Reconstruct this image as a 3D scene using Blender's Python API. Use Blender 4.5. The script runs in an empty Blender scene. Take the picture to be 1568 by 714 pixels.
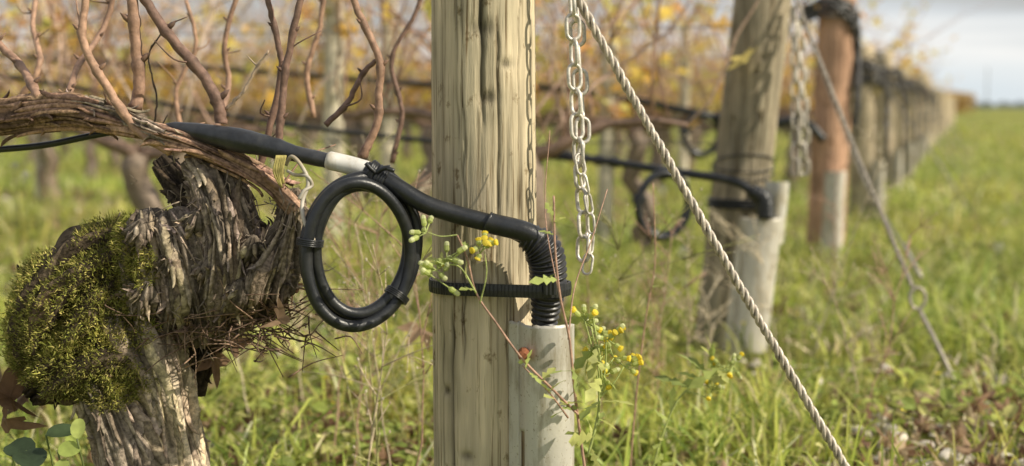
import bpy, bmesh, math, random
import numpy as np
from mathutils import Vector
random.seed(7); rng=np.random.default_rng(11)
scene=bpy.context.scene
# ------------------------------------------------------------------ camera
H=0.54; F=2178.0; PITCH=math.atan(192/2178)
cam_d=bpy.data.cameras.new("camera"); cam=bpy.data.objects.new("camera",cam_d)
scene.collection.objects.link(cam); scene.camera=cam
cam.location=(0,0,H); cam.rotation_euler=(math.radians(90)-PITCH,0,0)
cam_d.lens=50; cam_d.sensor_width=36; cam_d.clip_end=6000; cam_d.clip_start=0.02
cam_d.dof.use_dof=True; cam_d.dof.focus_distance=1.45; cam_d.dof.aperture_fstop=4.2
def ray(u,v):
    xc=(u-784)/F; yc=(357-v)/F
    return np.array([xc, math.cos(PITCH)+yc*math.sin(PITCH), -math.sin(PITCH)+yc*math.cos(PITCH)])
def W(u,v,d):
    r=ray(u,v); return np.array([0,0,H])+r*(d/r[1])
def WS(lst): return np.array([W(*p) for p in lst])
# ------------------------------------------------------------------ helpers
def _h(i,j,k):
    n=(i*374761393+j*668265263+k*1440662683)&0xffffffff
    n=((n^(n>>13))*1274126177)&0xffffffff
    n=(n^(n>>16))&0xffff
    return n/65535.0
def vn(x,y,z=0.0):
    x,y,z=np.broadcast_arrays(np.asarray(x,float),np.asarray(y,float),np.asarray(z,float))
    xi=np.floor(x).astype(np.int64); yi=np.floor(y).astype(np.int64); zi=np.floor(z).astype(np.int64)
    fx=x-xi; fy=y-yi; fz=z-zi
    fx=fx*fx*(3-2*fx); fy=fy*fy*(3-2*fy); fz=fz*fz*(3-2*fz)
    r=0
    for a in (0,1):
        for b in (0,1):
            for c in (0,1):
                w=(fx if a else 1-fx)*(fy if b else 1-fy)*(fz if c else 1-fz)
                r=r+w*_h(xi+a,yi+b,zi+c)
    return r
def fbm(x,y,z=0.0,o=3):
    r=0;a=.5;s=1.0;t=0
    for k in range(o):
        r=r+a*vn(np.asarray(x)*s+k*17.3,np.asarray(y)*s+k*5.1,np.asarray(z)*s+k*9.7); t+=a; a*=.5; s*=2.03
    return r/t
def ground_z(x,y):
    x=np.asarray(x,float); y=np.asarray(y,float)
    near=np.exp(-np.hypot(x,y)/25.0)
    return ((fbm(x*1.1+3,y*1.1)-.5)*.10+(fbm(x*7,y*7+9)-.5)*.04)*near
class B:
    def __init__(s): s.V=[];s.Q=[];s.T=[];s.C=[];s.n=0
    def add(s,v,q=None,t=None,c=(.5,.5,.5)):
        v=np.asarray(v,float).reshape(-1,3); c=np.asarray(c,float)
        if c.ndim==1: c=np.tile(c,(len(v),1))
        if q is not None and len(q): s.Q.append(np.asarray(q,np.int64).reshape(-1,4)+s.n)
        if t is not None and len(t): s.T.append(np.asarray(t,np.int64).reshape(-1,3)+s.n)
        s.V.append(v); s.C.append(c); s.n+=len(v)
    def build(s,name,mat,smooth=True,parent=None):
        V=np.concatenate(s.V); C=np.concatenate(s.C)
        Q=np.concatenate(s.Q) if s.Q else np.zeros((0,4),int); T=np.concatenate(s.T) if s.T else np.zeros((0,3),int)
        me=bpy.data.meshes.new(name)
        me.vertices.add(len(V)); me.vertices.foreach_set("co",V.astype(np.float32).ravel())
        idx=np.concatenate([Q.ravel(),T.ravel()]).astype(np.int32)
        me.loops.add(len(idx)); me.loops.foreach_set("vertex_index",idx)
        st=np.concatenate([np.arange(len(Q))*4,len(Q)*4+np.arange(len(T))*3]).astype(np.int32)
        me.polygons.add(len(st)); me.polygons.foreach_set("loop_start",st)
        me.polygons.foreach_set("use_smooth",np.full(len(st),smooth,dtype=bool))
        me.update(calc_edges=True); me.validate()
        ca=me.color_attributes.new("Col",'FLOAT_COLOR','POINT')
        if len(ca.data)==len(C):
            ca.data.foreach_set("color",np.concatenate([C,np.ones((len(C),1))],1).astype(np.float32).ravel())
        ob=bpy.data.objects.new(name,me); scene.collection.objects.link(ob)
        me.materials.append(mat)
        if parent is not None: ob.parent=parent
        return ob
def cat(pts,n=8):
    p=np.asarray(pts,float); P=np.vstack([2*p[0]-p[1],p,2*p[-1]-p[-2]]); out=[]
    t=np.linspace(0,1,n,endpoint=False)[:,None]
    for i in range(1,len(P)-2):
        a,b,c,d=P[i-1],P[i],P[i+1],P[i+2]
        out.append(.5*((2*b)+(c-a)*t+(2*a-5*b+4*c-d)*t*t+(-a+3*b-3*c+d)*t**3))
    out.append(p[-1:]); return np.vstack(out)
def frames(p,ref=(0,1,0),closed=False):
    if closed: t=np.roll(p,-1,0)-np.roll(p,1,0)
    else: t=np.gradient(p,axis=0)
    t/=np.linalg.norm(t,axis=1)[:,None]+1e-12
    n1=np.cross(t,np.asarray(ref,float)); n1/=np.linalg.norm(n1,axis=1)[:,None]+1e-9
    n2=np.cross(n1,t); return t,n1,n2
def tube(b,p,rad,sides=8,col=(.5,.5,.5),ref=(0,1,0),disp=None,closed=False):
    p=np.asarray(p,float); n=len(p); rad=np.broadcast_to(np.asarray(rad,float),(n,))
    t,n1,n2=frames(p,ref,closed)
    th=np.linspace(0,2*np.pi,sides,endpoint=False)
    d=np.cos(th)[None,:,None]*n1[:,None]+np.sin(th)[None,:,None]*n2[:,None]
    R=np.repeat(rad[:,None],sides,1)
    if disp is not None:
        s=np.concatenate([[0],np.cumsum(np.linalg.norm(np.diff(p,axis=0),axis=1))])
        R=R*disp(th[None,:],s[:,None])
    v=p[:,None]+d*R[...,None]
    i=np.arange(n if closed else n-1)[:,None]; j=np.arange(sides)[None]
    i2=(i+1)%n; j2=(j+1)%sides
    q=np.stack([i*sides+j,i*sides+j2,i2*sides+j2,i2*sides+j],-1).reshape(-1,4)
    vv=v.reshape(-1,3); tr=None
    c=np.asarray(col,float)
    if c.ndim==2 and len(c)==n: c=np.repeat(c,sides,0)
    if not closed:
        vv=np.vstack([vv,p[:1],p[-1:]]); k=n*sides; jj=np.arange(sides)
        tr=np.vstack([np.stack([jj*0+k,(jj+1)%sides,jj],1),np.stack([jj*0+k+1,(n-1)*sides+jj,(n-1)*sides+(jj+1)%sides],1)])
        if c.ndim==2: c=np.vstack([c,c[:1],c[-1:]])
    b.add(vv,q,tr,c)
    return v,d
def scatter(b,tv,tf,loc,R,scale,col,quads=False):
    N=len(loc); m=len(tv)
    v=np.einsum('nij,mj->nmi',R,tv)*scale[:,None,None]+loc[:,None]
    f=(np.asarray(tf)[None]+(np.arange(N)*m)[:,None,None]).reshape(-1,4 if quads else 3)
    c=np.repeat(col,m,0)
    if quads: b.add(v.reshape(-1,3),q=f,c=c)
    else: b.add(v.reshape(-1,3),t=f,c=c)
def randrot(n,tilt=None):
    a=rng.uniform(0,2*np.pi,n); t=rng.normal(0,tilt,n) if tilt is not None else rng.uniform(0,np.pi,n); g=rng.uniform(0,2*np.pi,n)
    def Rz(a):
        z=np.zeros((len(a),3,3)); z[:,0,0]=np.cos(a);z[:,0,1]=-np.sin(a);z[:,1,0]=np.sin(a);z[:,1,1]=np.cos(a);z[:,2,2]=1;return z
    def Rx(a):
        z=np.zeros((len(a),3,3)); z[:,1,1]=np.cos(a);z[:,1,2]=-np.sin(a);z[:,2,1]=np.sin(a);z[:,2,2]=np.cos(a);z[:,0,0]=1;return z
    return Rz(a)@Rx(t)@Rz(g)
# ------------------------------------------------------------------ materials
def newmat(name):
    m=bpy.data.materials.new(name); m.use_nodes=True; nt=m.node_tree; nt.nodes.clear()
    o=nt.nodes.new("ShaderNodeOutputMaterial"); p=nt.nodes.new("ShaderNodeBsdfPrincipled")
    nt.links.new(p.outputs[0],o.inputs[0]); return m,nt,p,o
def noise(nt,scale,detail=4,rough=.55,mapping=None,coord='Object'):
    tc=nt.nodes.new("ShaderNodeTexCoord"); n=nt.nodes.new("ShaderNodeTexNoise")
    n.inputs['Scale'].default_value=scale; n.inputs['Detail'].default_value=detail; n.inputs['Roughness'].default_value=rough
    if mapping:
        mp=nt.nodes.new("ShaderNodeMapping"); mp.inputs['Scale'].default_value=mapping
        nt.links.new(tc.outputs[coord],mp.inputs[0]); nt.links.new(mp.outputs[0],n.inputs[0])
    else: nt.links.new(tc.outputs[coord],n.inputs[0])
    return n
def ramp(nt,src,stops):
    r=nt.nodes.new("ShaderNodeValToRGB"); e=r.color_ramp.elements
    while len(e)<len(stops): e.new(.5)
    for k,(pos,c) in enumerate(stops): e[k].position=pos; e[k].color=(c[0],c[1],c[2],1) if hasattr(c,'__len__') else (c,c,c,1)
    nt.links.new(src,r.inputs[0]); return r
def mult(nt,a,b,mode='MULTIPLY',fac=1.0):
    m=nt.nodes.new("ShaderNodeMixRGB"); m.blend_type=mode; m.inputs[0].default_value=fac
    nt.links.new(a,m.inputs[1]); nt.links.new(b,m.inputs[2]); return m
def mat_col(name,rough=.8,trans=0.0,var=(.6,1.3),vscale=30,vmap=None,bump=0,bscale=60,bmap=None,spec=.3,metal=0):
    m,nt,p,o=newmat(name)
    a=nt.nodes.new("ShaderNodeAttribute"); a.attribute_name="Col"
    n=noise(nt,vscale,4,.6,vmap); r=ramp(nt,n.outputs[0],[(.3,var[0]),(.7,var[1])])
    c=mult(nt,a.outputs[0],r.outputs[0])
    nt.links.new(c.outputs[0],p.inputs['Base Color'])
    p.inputs['Roughness'].default_value=rough; p.inputs['Specular IOR Level'].default_value=spec; p.inputs['Metallic'].default_value=metal
    if bump:
        bn=noise(nt,bscale,5,.65,bmap); bb=nt.nodes.new("ShaderNodeBump"); bb.inputs['Strength'].default_value=1; bb.inputs['Distance'].default_value=bump
        nt.links.new(bn.outputs[0],bb.inputs['Height']); nt.links.new(bb.outputs[0],p.inputs['Normal'])
    if trans:
        t=nt.nodes.new("ShaderNodeBsdfTranslucent"); nt.links.new(c.outputs[0],t.inputs[0])
        mx=nt.nodes.new("ShaderNodeMixShader"); mx.inputs[0].default_value=trans
        nt.links.new(p.outputs[0],mx.inputs[1]); nt.links.new(t.outputs[0],mx.inputs[2]); nt.links.new(mx.outputs[0],o.inputs[0])
    return m
def dirt(mat,items):
    nt=mat.node_tree; p=[n for n in nt.nodes if n.type=='BSDF_PRINCIPLED'][0]
    src=p.inputs['Base Color'].links[0].from_socket
    for sc,det,stops in items:
        n2=noise(nt,1,det,.65,sc); r2=ramp(nt,n2.outputs[0],stops); src=mult(nt,src,r2.outputs[0]).outputs[0]
    nt.links.new(src,p.inputs['Base Color'])
M_wood=mat_col("weathered_wood",.85,var=(.68,1.25),vscale=1,vmap=(75,75,4),bump=.0024,bscale=1,bmap=(170,170,8),spec=.12)
dirt(M_wood,[((13,13,5),3,[(.35,(.68,.69,.66)),(.6,(1.1,1.08,1.04))]),((210,210,6),4,[(.34,(.38,.33,.27)),(.46,(1,1,1))]),((50,50,34),5,[(.32,(.45,.40,.33)),(.40,(1,1,1))])])
M_bark=mat_col("vine_bark",.9,var=(.4,1.5),vscale=190,bump=.0018,bscale=300,spec=.15)
M_cane=mat_col("vine_cane",.6,var=(.55,1.3),vscale=120,bump=.0007,bscale=250,spec=.3)
M_leaf=mat_col("leaf",.6,trans=.45,var=(.7,1.25),vscale=60)
M_grass=mat_col("grass_blades",.45,trans=.42,var=(.8,1.25),vscale=6,spec=.45)
M_moss=mat_col("moss",.95,trans=.2,var=(.6,1.3),vscale=40,spec=.1)
M_black=mat_col("black_rubber",.34,var=(.7,1.5),vscale=90,bump=.0003,bscale=350,spec=.5)
dirt(M_black,[((30,30,30),5,[(.45,(.85,.9,.95)),(.75,(1.7,1.6,1.4))])])
M_galv=mat_col("galvanized_steel",.5,var=(.55,1.15),vscale=180,bump=.0003,bscale=500,metal=.4,spec=.5)
M_alu=mat_col("dull_aluminium",.48,var=(.82,1.12),vscale=1,vmap=(25,25,9),bump=.0003,bscale=160,metal=.3,spec=.45)
dirt(M_alu,[((55,55,12),6,[(.36,(.66,.62,.54)),(.5,(1,1,1))]),((300,300,300),2,[(.30,(.6,.55,.45)),(.36,(1,1,1))])])
M_plast=mat_col("white_plastic",.5,var=(.75,1.08),vscale=50,spec=.4)
dirt(M_plast,[((40,40,14),5,[(.38,(.72,.66,.55)),(.55,(1,1,1))])])
M_stone=mat_col("stone",.9,var=(.6,1.2),vscale=60,bump=.001,bscale=200,spec=.2)
M_rust=mat_col("rusty_steel",.8,var=(.5,1.3),vscale=300,bump=.0004,bscale=500)
m,nt,p,o=newmat("soil_and_turf"); M_ground=m
n=noise(nt,3.0,8,.65); r=ramp(nt,n.outputs[0],[(.34,(.17,.125,.07)),(.42,(.18,.17,.06)),(.54,(.27,.29,.07)),(.72,(.40,.38,.14))])
n4=noise(nt,.12,5,.6); r4=ramp(nt,n4.outputs[0],[(.35,(.85,.97,.8)),(.65,(1.3,1.2,1.1))])
c=mult(nt,r.outputs[0],r4.outputs[0]); nt.links.new(c.outputs[0],p.inputs['Base Color']); p.inputs['Roughness'].default_value=.95; p.inputs['Specular IOR Level'].default_value=.1
bn=noise(nt,60,6,.7); bb=nt.nodes.new("ShaderNodeBump"); bb.inputs['Distance'].default_value=.02; nt.links.new(bn.outputs[0],bb.inputs['Height']); nt.links.new(bb.outputs[0],p.inputs['Normal'])
# ------------------------------------------------------------------ light
SAZ=math.radians(22); SEL=math.radians(34)
sdir=Vector((math.cos(SEL)*math.cos(SAZ),-math.cos(SEL)*math.sin(SAZ),math.sin(SEL)))
sl=bpy.data.lights.new("sun",'SUN'); sl.energy=5.0; sl.angle=math.radians(.5); sl.color=(1,.91,.74)
so=bpy.data.objects.new("sun",sl); scene.collection.objects.link(so); so.rotation_euler=sdir.to_track_quat('Z','Y').to_euler(); so.location=(5,-3,4)
w=bpy.data.worlds.new("World"); scene.world=w; w.use_nodes=True; nt=w.node_tree; nt.nodes.clear()
wo=nt.nodes.new("ShaderNodeOutputWorld"); bg=nt.nodes.new("ShaderNodeBackground"); sky=nt.nodes.new("ShaderNodeTexSky")
sky.sky_type='NISHITA'; sky.sun_disc=False; sky.sun_elevation=SEL; sky.sun_rotation=math.radians(90)+SAZ
sky.air_density=1.0; sky.dust_density=1.5
bg.inputs[1].default_value=.15
tc=nt.nodes.new("ShaderNodeTexCoord"); mp=nt.nodes.new("ShaderNodeMapping"); mp.inputs['Scale'].default_value=(2.2,2.2,26); mp.inputs['Location'].default_value=(2.3,.4,.2)
cn=nt.nodes.new("ShaderNodeTexNoise"); cn.inputs['Scale'].default_value=1; cn.inputs['Detail'].default_value=6; cn.inputs['Roughness'].default_value=.5
nt.links.new(tc.outputs['Generated'],mp.inputs[0]); nt.links.new(mp.outputs[0],cn.inputs[0])
sx=nt.nodes.new("ShaderNodeSeparateXYZ"); nt.links.new(tc.outputs['Generated'],sx.inputs[0])
ma=nt.nodes.new("ShaderNodeMath"); ma.operation='MULTIPLY_ADD'; ma.inputs[1].default_value=5.0; nt.links.new(sx.outputs[2],ma.inputs[0])
mb=nt.nodes.new("ShaderNodeMath"); mb.operation='MULTIPLY'; mb.inputs[1].default_value=.55; nt.links.new(cn.outputs[0],mb.inputs[0]); nt.links.new(mb.outputs[0],ma.inputs[2])
cc=ramp(nt,ma.outputs[0],[(.28,(5.3,5.8,6.1)),(.44,(6.6,6.6,6.5)),(.53,(4.8,5.0,5.2)),(.61,(3.3,3.25,3.2)),(1.0,(3.8,3.9,4.1))])
mx=nt.nodes.new("ShaderNodeMixRGB"); mx.inputs[0].default_value=.88; nt.links.new(sky.outputs[0],mx.inputs[1]); nt.links.new(cc.outputs[0],mx.inputs[2])
nt.links.new(mx.outputs[0],bg.inputs[0]); nt.links.new(bg.outputs[0],wo.inputs[0])
scene.view_settings.view_transform='Standard'; scene.view_settings.look='None'; scene.view_settings.exposure=0
# ------------------------------------------------------------------ ground
def axis():
    a=[0];s=.03
    while a[-1]<3000: a.append(a[-1]+s); s*= 1.0 if a[-1]<4 else 1.12
    a=np.array(a); return np.concatenate([-a[:0:-1],a])
ax=axis(); ay=np.concatenate([[-3000,-500,-60,-10],ax[ax>=-2.0]])
X,Y=np.meshgrid(ax,ay); Z=ground_z(X,Y); ny,nx=X.shape
i=np.arange(ny-1)[:,None]; j=np.arange(nx-1)[None]
q=np.stack([i*nx+j,i*nx+j+1,(i+1)*nx+j+1,(i+1)*nx+j],-1).reshape(-1,4)
b=B(); b.add(np.stack([X,Y,Z],-1).reshape(-1,3),q,c=(.1,.1,.05)); b.build("ground",M_ground)
# ------------------------------------------------------------------ layout of end posts
PB=.32; PA=-.507
PD=[1.5,3.2,5.1,7.0,8.9]
while PD[-1]<46: PD.append(PD[-1]+1.9)
PX=[PA+PB*d for d in PD]
RD=np.array([-1,.25,0]); RD/=np.linalg.norm(RD)
def RP(i,u,v,off=0.0):
    r=ray(u,v); S=np.array([PX[i],PD[i]-off])
    A=np.array([[r[0],-RD[0]],[r[1],-RD[1]]]); t,k=np.linalg.solve(A,S)
    return np.array([0,0,H])+r*t
# ------------------------------------------------------------------ wooden posts
def post(base,top,r,seed,col=(.45,.37,.24),detail=True,name="wooden_post",extra=()):
    base=np.array(base,float); top=np.array(top,float); L=np.linalg.norm(top-base)
    ns=240 if detail else 28; nz=340 if detail else 30
    rs=np.random.default_rng(seed)
    z=np.linspace(0,L,nz); p=base+(top-base)*(z/L)[:,None]
    p=np.vstack([p,top]); z=np.append(z,L)
    cracks=[(rs.uniform(0,6.28),rs.uniform(0,L*.85),rs.uniform(.05,.5)*L,rs.uniform(.008,.024),rs.uniform(.03,.09)) for _ in range(60 if detail else 8)]+list(extra)
    cr=np.zeros((nz+1,ns)); TH=np.linspace(0,2*np.pi,ns,endpoint=False)[None]; ZZ=z[:,None]
    for a,z0,l,wd,dp in cracks:
        wd=wd if detail else .09
        ang=a+.14*(vn(ZZ*7+seed,a)-.5)+.06*(vn(ZZ*40,a)-.5)
        dd=np.abs((TH-ang+np.pi)%(2*np.pi)-np.pi)
        env=np.clip((ZZ-z0)/.04,0,1)*np.clip((z0+l-ZZ)/.04,0,1)*(.45+.55*vn(ZZ*22,a))
        cr=np.maximum(cr,np.exp(-(dd/(wd*(.4+env)))**2)*env*dp/.09)
    und=1+.035*(fbm(np.cos(TH)*1.5+seed,np.sin(TH)*1.5,ZZ*3)-.5)+.04*(fbm(np.cos(TH)*9+seed,np.sin(TH)*9,ZZ*5)-.5)
    R=und-np.clip(cr,0,1.3)*.07
    ks=[(rs.uniform(0,6.28),rs.uniform(.1,L),1.0) for _ in range(16 if detail else 0)]+([(4.72,.67,1.8),(4.60,.60,1.4)] if extra else [])
    for ka,kz,sc in ks:
        dd=np.abs((TH-ka+np.pi)%(2*np.pi)-np.pi)*r; e=np.exp(-((dd/(.007*sc))**2+((ZZ-kz)/(.005*sc))**2)); R=R-.05*e; cr=np.maximum(cr,e*.75)
    R[-2:]-=.03; R[-1]=.001
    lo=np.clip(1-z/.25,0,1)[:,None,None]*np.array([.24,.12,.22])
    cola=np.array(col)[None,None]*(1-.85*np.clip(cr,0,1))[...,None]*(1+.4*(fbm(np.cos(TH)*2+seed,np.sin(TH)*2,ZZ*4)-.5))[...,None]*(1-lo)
    b=B()
    t,n1,n2=frames(p[:-1]); n1=np.vstack([n1,n1[-1:]]); n2=np.vstack([n2,n2[-1:]])
    taper=(1.02-.04*z/L)[:,None]
    v=p[:,None]+(np.cos(TH)[...,None]*n1[:,None]+np.sin(TH)[...,None]*n2[:,None])*(R*r*taper)[...,None]
    n=nz+1; i=np.arange(n-1)[:,None]; j=np.arange(ns)[None]
    q=np.stack([i*ns+j,i*ns+(j+1)%ns,(i+1)*ns+(j+1)%ns,(i+1)*ns+j],-1).reshape(-1,4)
    b.add(v.reshape(-1,3),q,c=cola.reshape(-1,3)); return b.build(name,M_wood)
R1=.055
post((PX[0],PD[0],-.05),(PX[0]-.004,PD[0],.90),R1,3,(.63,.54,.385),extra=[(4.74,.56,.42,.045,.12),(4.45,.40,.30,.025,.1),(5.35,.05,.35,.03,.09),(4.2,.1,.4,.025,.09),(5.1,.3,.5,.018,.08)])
p2b=W(1104,545,3.25); p2t=W(1168,0,3.2); dv=(p2t-p2b)
post(p2b-dv*.08,p2t+dv*.13,.064,8,(.40,.345,.255))
post((W(1262,400,5.1)[0],5.1,-.05),(W(1262,400,5.1)[0]+.03,5.1,.93),.066,12,(.58,.36,.25))
for k in range(3,len(PD)):
    hh=.86+random.uniform(-.05,.05)
    post((PX[k],PD[k],-.05),(PX[k]+random.uniform(-.04,.04),PD[k],hh),.062+random.uniform(-.008,.008),20+k,random.choice([(.50,.42,.30),(.42,.35,.25),(.56,.47,.34)]),detail=False)
for (i,u,hh,r) in [(2,507,1.15,.04),(3,592,1.2,.04),(2,925,.78,.03),(4,1045,1.1,.035),(4,420,1.2,.04),(6,700,1.3,.05),(5,240,1.2,.045),(3,60,1.2,.04),(7,520,1.25,.05),(1,-60,1.1,.045)]:
    q_=RP(i,u,165); post((q_[0],q_[1],-.05),(q_[0]+.02,q_[1],hh),r,int(u)+300,(.72,.65,.52),detail=False,name="trellis_post")
# ------------------------------------------------------------------ vine leaf template
def leaf_template(cup=.15):
    n=20; a=np.linspace(0,2*np.pi,n,endpoint=False)
    r=.5*(.72+.28*np.cos(5*(a-np.pi/2)))*(1-.25*(np.cos(a-1.5*np.pi)>.93))
    r=r*(1+.08*np.cos(17*a))
    v=np.stack([r*np.cos(a),r*np.sin(a)+.1,cup*(np.cos(2*a)*.5)*r+cup*r*r],1)
    v=np.vstack([[0,.05,0],v]); f=[(0,1+k,1+(k+1)%n) for k in range(n)]
    return v,np.array(f)
LT=leaf_template(.25); LC=leaf_template(1.1)
def pick(cols,n,jit=.2):
    c=np.array(cols)[rng.integers(0,len(cols),n)]; return c*(1+rng.uniform(-jit,jit,(n,1)))
YEL=[(.90,.66,.13),(.92,.74,.24),(.85,.52,.11),(.66,.60,.16),(.76,.42,.16)]
BRN=[(.24,.14,.08),(.34,.21,.125),(.19,.105,.065),(.44,.30,.19)]
CANE=[(.56,.36,.27),(.66,.46,.36),(.44,.27,.19),(.70,.54,.43),(.37,.22,.16)]
# ------------------------------------------------------------------ background vineyard rows
def cane_path(base,h,lean,n=9,wob=.03):
    t=np.linspace(0,1,n)[:,None]; L=np.array([lean[0],lean[1],1.0])
    p=np.array(base)+t*L*h+np.array([1,.6,0])*(t*(1-t))*rng.normal(0,.09)*h
    p+=np.concatenate([[[0,0,0]],rng.normal(0,wob*.25,(n-1,3))]); return p
k245=np.linalg.norm((RP(1,250,165)-np.array([PX[1],PD[1],H]))[:2])
for i in range(1,22):
    S=np.array([PX[i],PD[i],0.0]); d=PD[i]
    L=PX[i]+.5*(d*1.2)+1.5; L=min(L,22)
    bt=B(); bl=B(); bw=B()
    k=.55+rng.uniform(0,.2)
    if i==1: k=k245-.95
    while k<L:
        c=S+RD*k; c[2]=ground_z(c[0],c[1])
        zt=.44+rng.uniform(-.04,.05); n=12; t=np.linspace(0,1,n)[:,None]
        p=c+t*np.array([0,0,zt])+np.concatenate([[[0,0,0]],np.cumsum(rng.normal(0,.017,(n-1,3))*[1,1,.2],0)])
        sd=rng.uniform(0,99); sides=18 if i<6 else 7
        tube(bt,p,np.linspace(.042,.036,n)*rng.uniform(.8,1.25),sides,(.25,.19,.14),disp=lambda th,s:.65+.7*fbm(np.cos(th)*2.5+sd,np.sin(th)*2.5,s*9))
        hd=p[-1]; arms=[]
        for sg in (-1,1):
            m=12; tt=np.linspace(0,1,m)[:,None]
            ap=hd+RD*sg*(.40 if i==1 else .48)*tt+np.array([0,0,1])*(.07*np.sin(tt*2))+np.cumsum(rng.normal(0,.007,(m,3)),0)
            tube(bt,ap,np.linspace(.018,.006,m),8,(.27,.18,.13),disp=lambda th,s:.6+.8*fbm(np.cos(th)*2+sd,np.sin(th)*2,s*30)); arms.append(ap)
        ncan=(28 if i<8 else 22) if i<14 else 10
        for _ in range(ncan):
            a=arms[rng.integers(0,2)]; bp=a[rng.integers(0,len(a))]
            h=rng.uniform(.35,.95); col=pick(CANE,1)[0]
            cp=cane_path(bp,h,(rng.normal(0,.42),rng.normal(0,.25)))
            r0=rng.uniform(.0024,.0050)*(1 if i<8 else 1.35)
            tube(bt,cp,np.linspace(r0,r0*.45,len(cp)),5,col)
            for __ in range(rng.integers(0,5) if i<9 else 0):
                kk=rng.integers(2,8); tp=cane_path(cp[kk],rng.uniform(.06,.28),(rng.normal(0,1.3),rng.normal(0,.7)),5)
                tube(bt,tp,np.linspace(.0022,.0009,5),4,col*1.1)
            nl=rng.poisson(.7 if i<2 else (4.2 if i<4 else 5.5))
            if nl:
                pos=cp[rng.integers(1,len(cp),nl)]+rng.normal(0,.035,(nl,3))
                scatter(bl,*LT,pos,randrot(nl),rng.uniform(.045,.105,nl),pick(YEL,nl))
        k+=rng.uniform(.85,1.1) if i>1 else .95
    for z,rr in ((.46,.0016),(.72,.0014),(1.0,.0014)):
        ks=np.linspace(0,L,30)[:,None]
        zz=z if z<.8 else .84
        p=S+RD*ks+np.array([0,0,1])*(zz+(z-zz)*np.clip(ks/1.0,0,1)); tube(bw,p,rr*(1 if i<5 else 1.5),5,(.16,.13,.11),ref=(0,0,1))
    if i>2:
        ks=np.linspace(0,L,40)[:,None]; p=S+RD*ks+np.array([0,0,1])*(.47-.03*np.abs(np.sin(ks*3.1))); p[0,2]=.42
        tube(bw,p,.006,6,(.02,.02,.021),ref=(0,0,1))
    row=bt.build("grapevine_row",M_cane)
    if bl.n: bl.build("autumn_leaves",M_leaf,False,row)
    bw.build("trellis_wires",M_black,True,row)
# ------------------------------------------------------------------ FRONT: hose, coil
DK=(.016,.017,.019)
bh=B()
p=cat(WS([(-120,238,1.62),(0,229,1.56),(70,222,1.53),(140,208,1.50),(190,200,1.48),(262,198,1.46)]),8); tube(bh,p,.0036,10,DK)
p=cat(WS([(255,193,1.46),(300,202,1.45),(350,212,1.44),(400,222,1.43),(450,235,1.425),(505,247,1.42)]),10)
n=len(p); tt=np.linspace(0,1,n); rad=np.interp(tt,[0,.05,.2,.45,.7,.78,.80,1],[.003,.0058,.009,.0125,.0105,.009,.0080,.0076])
tube(bh,p,rad*(1+.06*(vn(tt*30,1)-.5)),20,(.026,.027,.030))
pw=cat(WS([(500,245,1.42),(535,253,1.418),(566,262,1.415)]),8)
p=cat(WS([(560,260,1.415),(600,282,1.41),(650,312,1.408),(700,329,1.41),(750,342,1.412),(790,354,1.414),(815,371,1.416),(829,393,1.42),(834,425,1.425),(832,460,1.43),(830,500,1.43),(830,560,1.43)]),14)
tube(bh,p,.0092,20,DK)
p=cat(WS([(590,262,1.43),(625,290,1.425),(680,318,1.422),(740,336,1.424),(780,346,1.43)]),10); tube(bh,p,.0045,12,DK)
p=cat(WS([(745,339,1.407),(755,343,1.407),(800,354,1.407),(830,368,1.409)]),6); tube(bh,p,.0105,16,DK)
p=cat(WS([(800,362,1.414),(820,371,1.414),(834,388,1.416),(839,412,1.42),(839,440,1.424),(836,470,1.43),(833,500,1.435)]),26)
s=np.linspace(0,1,len(p)); w_=np.sin(s*2*np.pi*20); rad=np.interp(s,[0,.06,.25,.7,.85,1],[.010,.0135,.0185,.0175,.014,.0125])*(1+.08*np.sign(w_)*np.abs(w_)**.5)
tube(bh,p,rad,28,(.024,.023,.024))
hose=bh.build("black_cable_hose",M_black)
bb_=B(); tube(bb_,pw,np.interp(np.linspace(0,1,len(pw)),[0,.05,.95,1],[.0077,.0093,.0093,.0078]),20,(.74,.72,.67)); bb_.build("white_label_sleeve",M_plast,True,hose)
bk=B()
for k in range(7):
    c=W(566+k*3.2,263+k*2.4,1.412); th=np.linspace(0,2*np.pi,24,endpoint=False); dirn=np.array([.75,0,-.42]); dirn/=np.linalg.norm(dirn); up=np.cross(dirn,[0,1,0])
    ring=c+np.cos(th)[:,None]*up*.0112+np.sin(th)[:,None]*np.array([0,1,0])*.0112+dirn*rng.normal(0,.001)
    tube(bk,ring,.0022,6,DK,ref=dirn,closed=True)
for e in ((598,256),(604,262),(560,250)): tube(bk,cat([W(575,265,1.40),W((575+e[0])/2,258,1.398),W(*e,1.398)],4),.0022,6,DK)
bk.build("tape_wrap",M_black,True,hose)
bc=B(); C=W(553,384,1.40)
yaw=math.radians(24)
ex=np.array([math.cos(yaw),math.sin(yaw),0]); ez=np.array([.03,0,1.0])
for turn,(ka,kb,off,r,sx_,sz_) in enumerate([(1.0,1.0,.004,.0064,0,0),(.82,.88,-.004,.0062,.001,.002),(.93,.955,-.013,.0060,-.0015,-.003),(.90,.91,.012,.0055,.002,0)]):
    t=np.linspace(0,2*np.pi,110,endpoint=False)
    wob=1+.018*np.sin(2*t+turn*1.7)+.014*np.sin(3*t+turn)
    p=C+[sx_,0,sz_]+(np.cos(t)*.0575*ka*wob)[:,None]*ex+(np.sin(t)*.0735*kb*wob)[:,None]*ez+np.array([0,1,0])*off+np.array([0,1,0])*(.003*np.sin(t*2+turn))[:,None]
    tube(bc,p,r,14,DK,closed=True)
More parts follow.
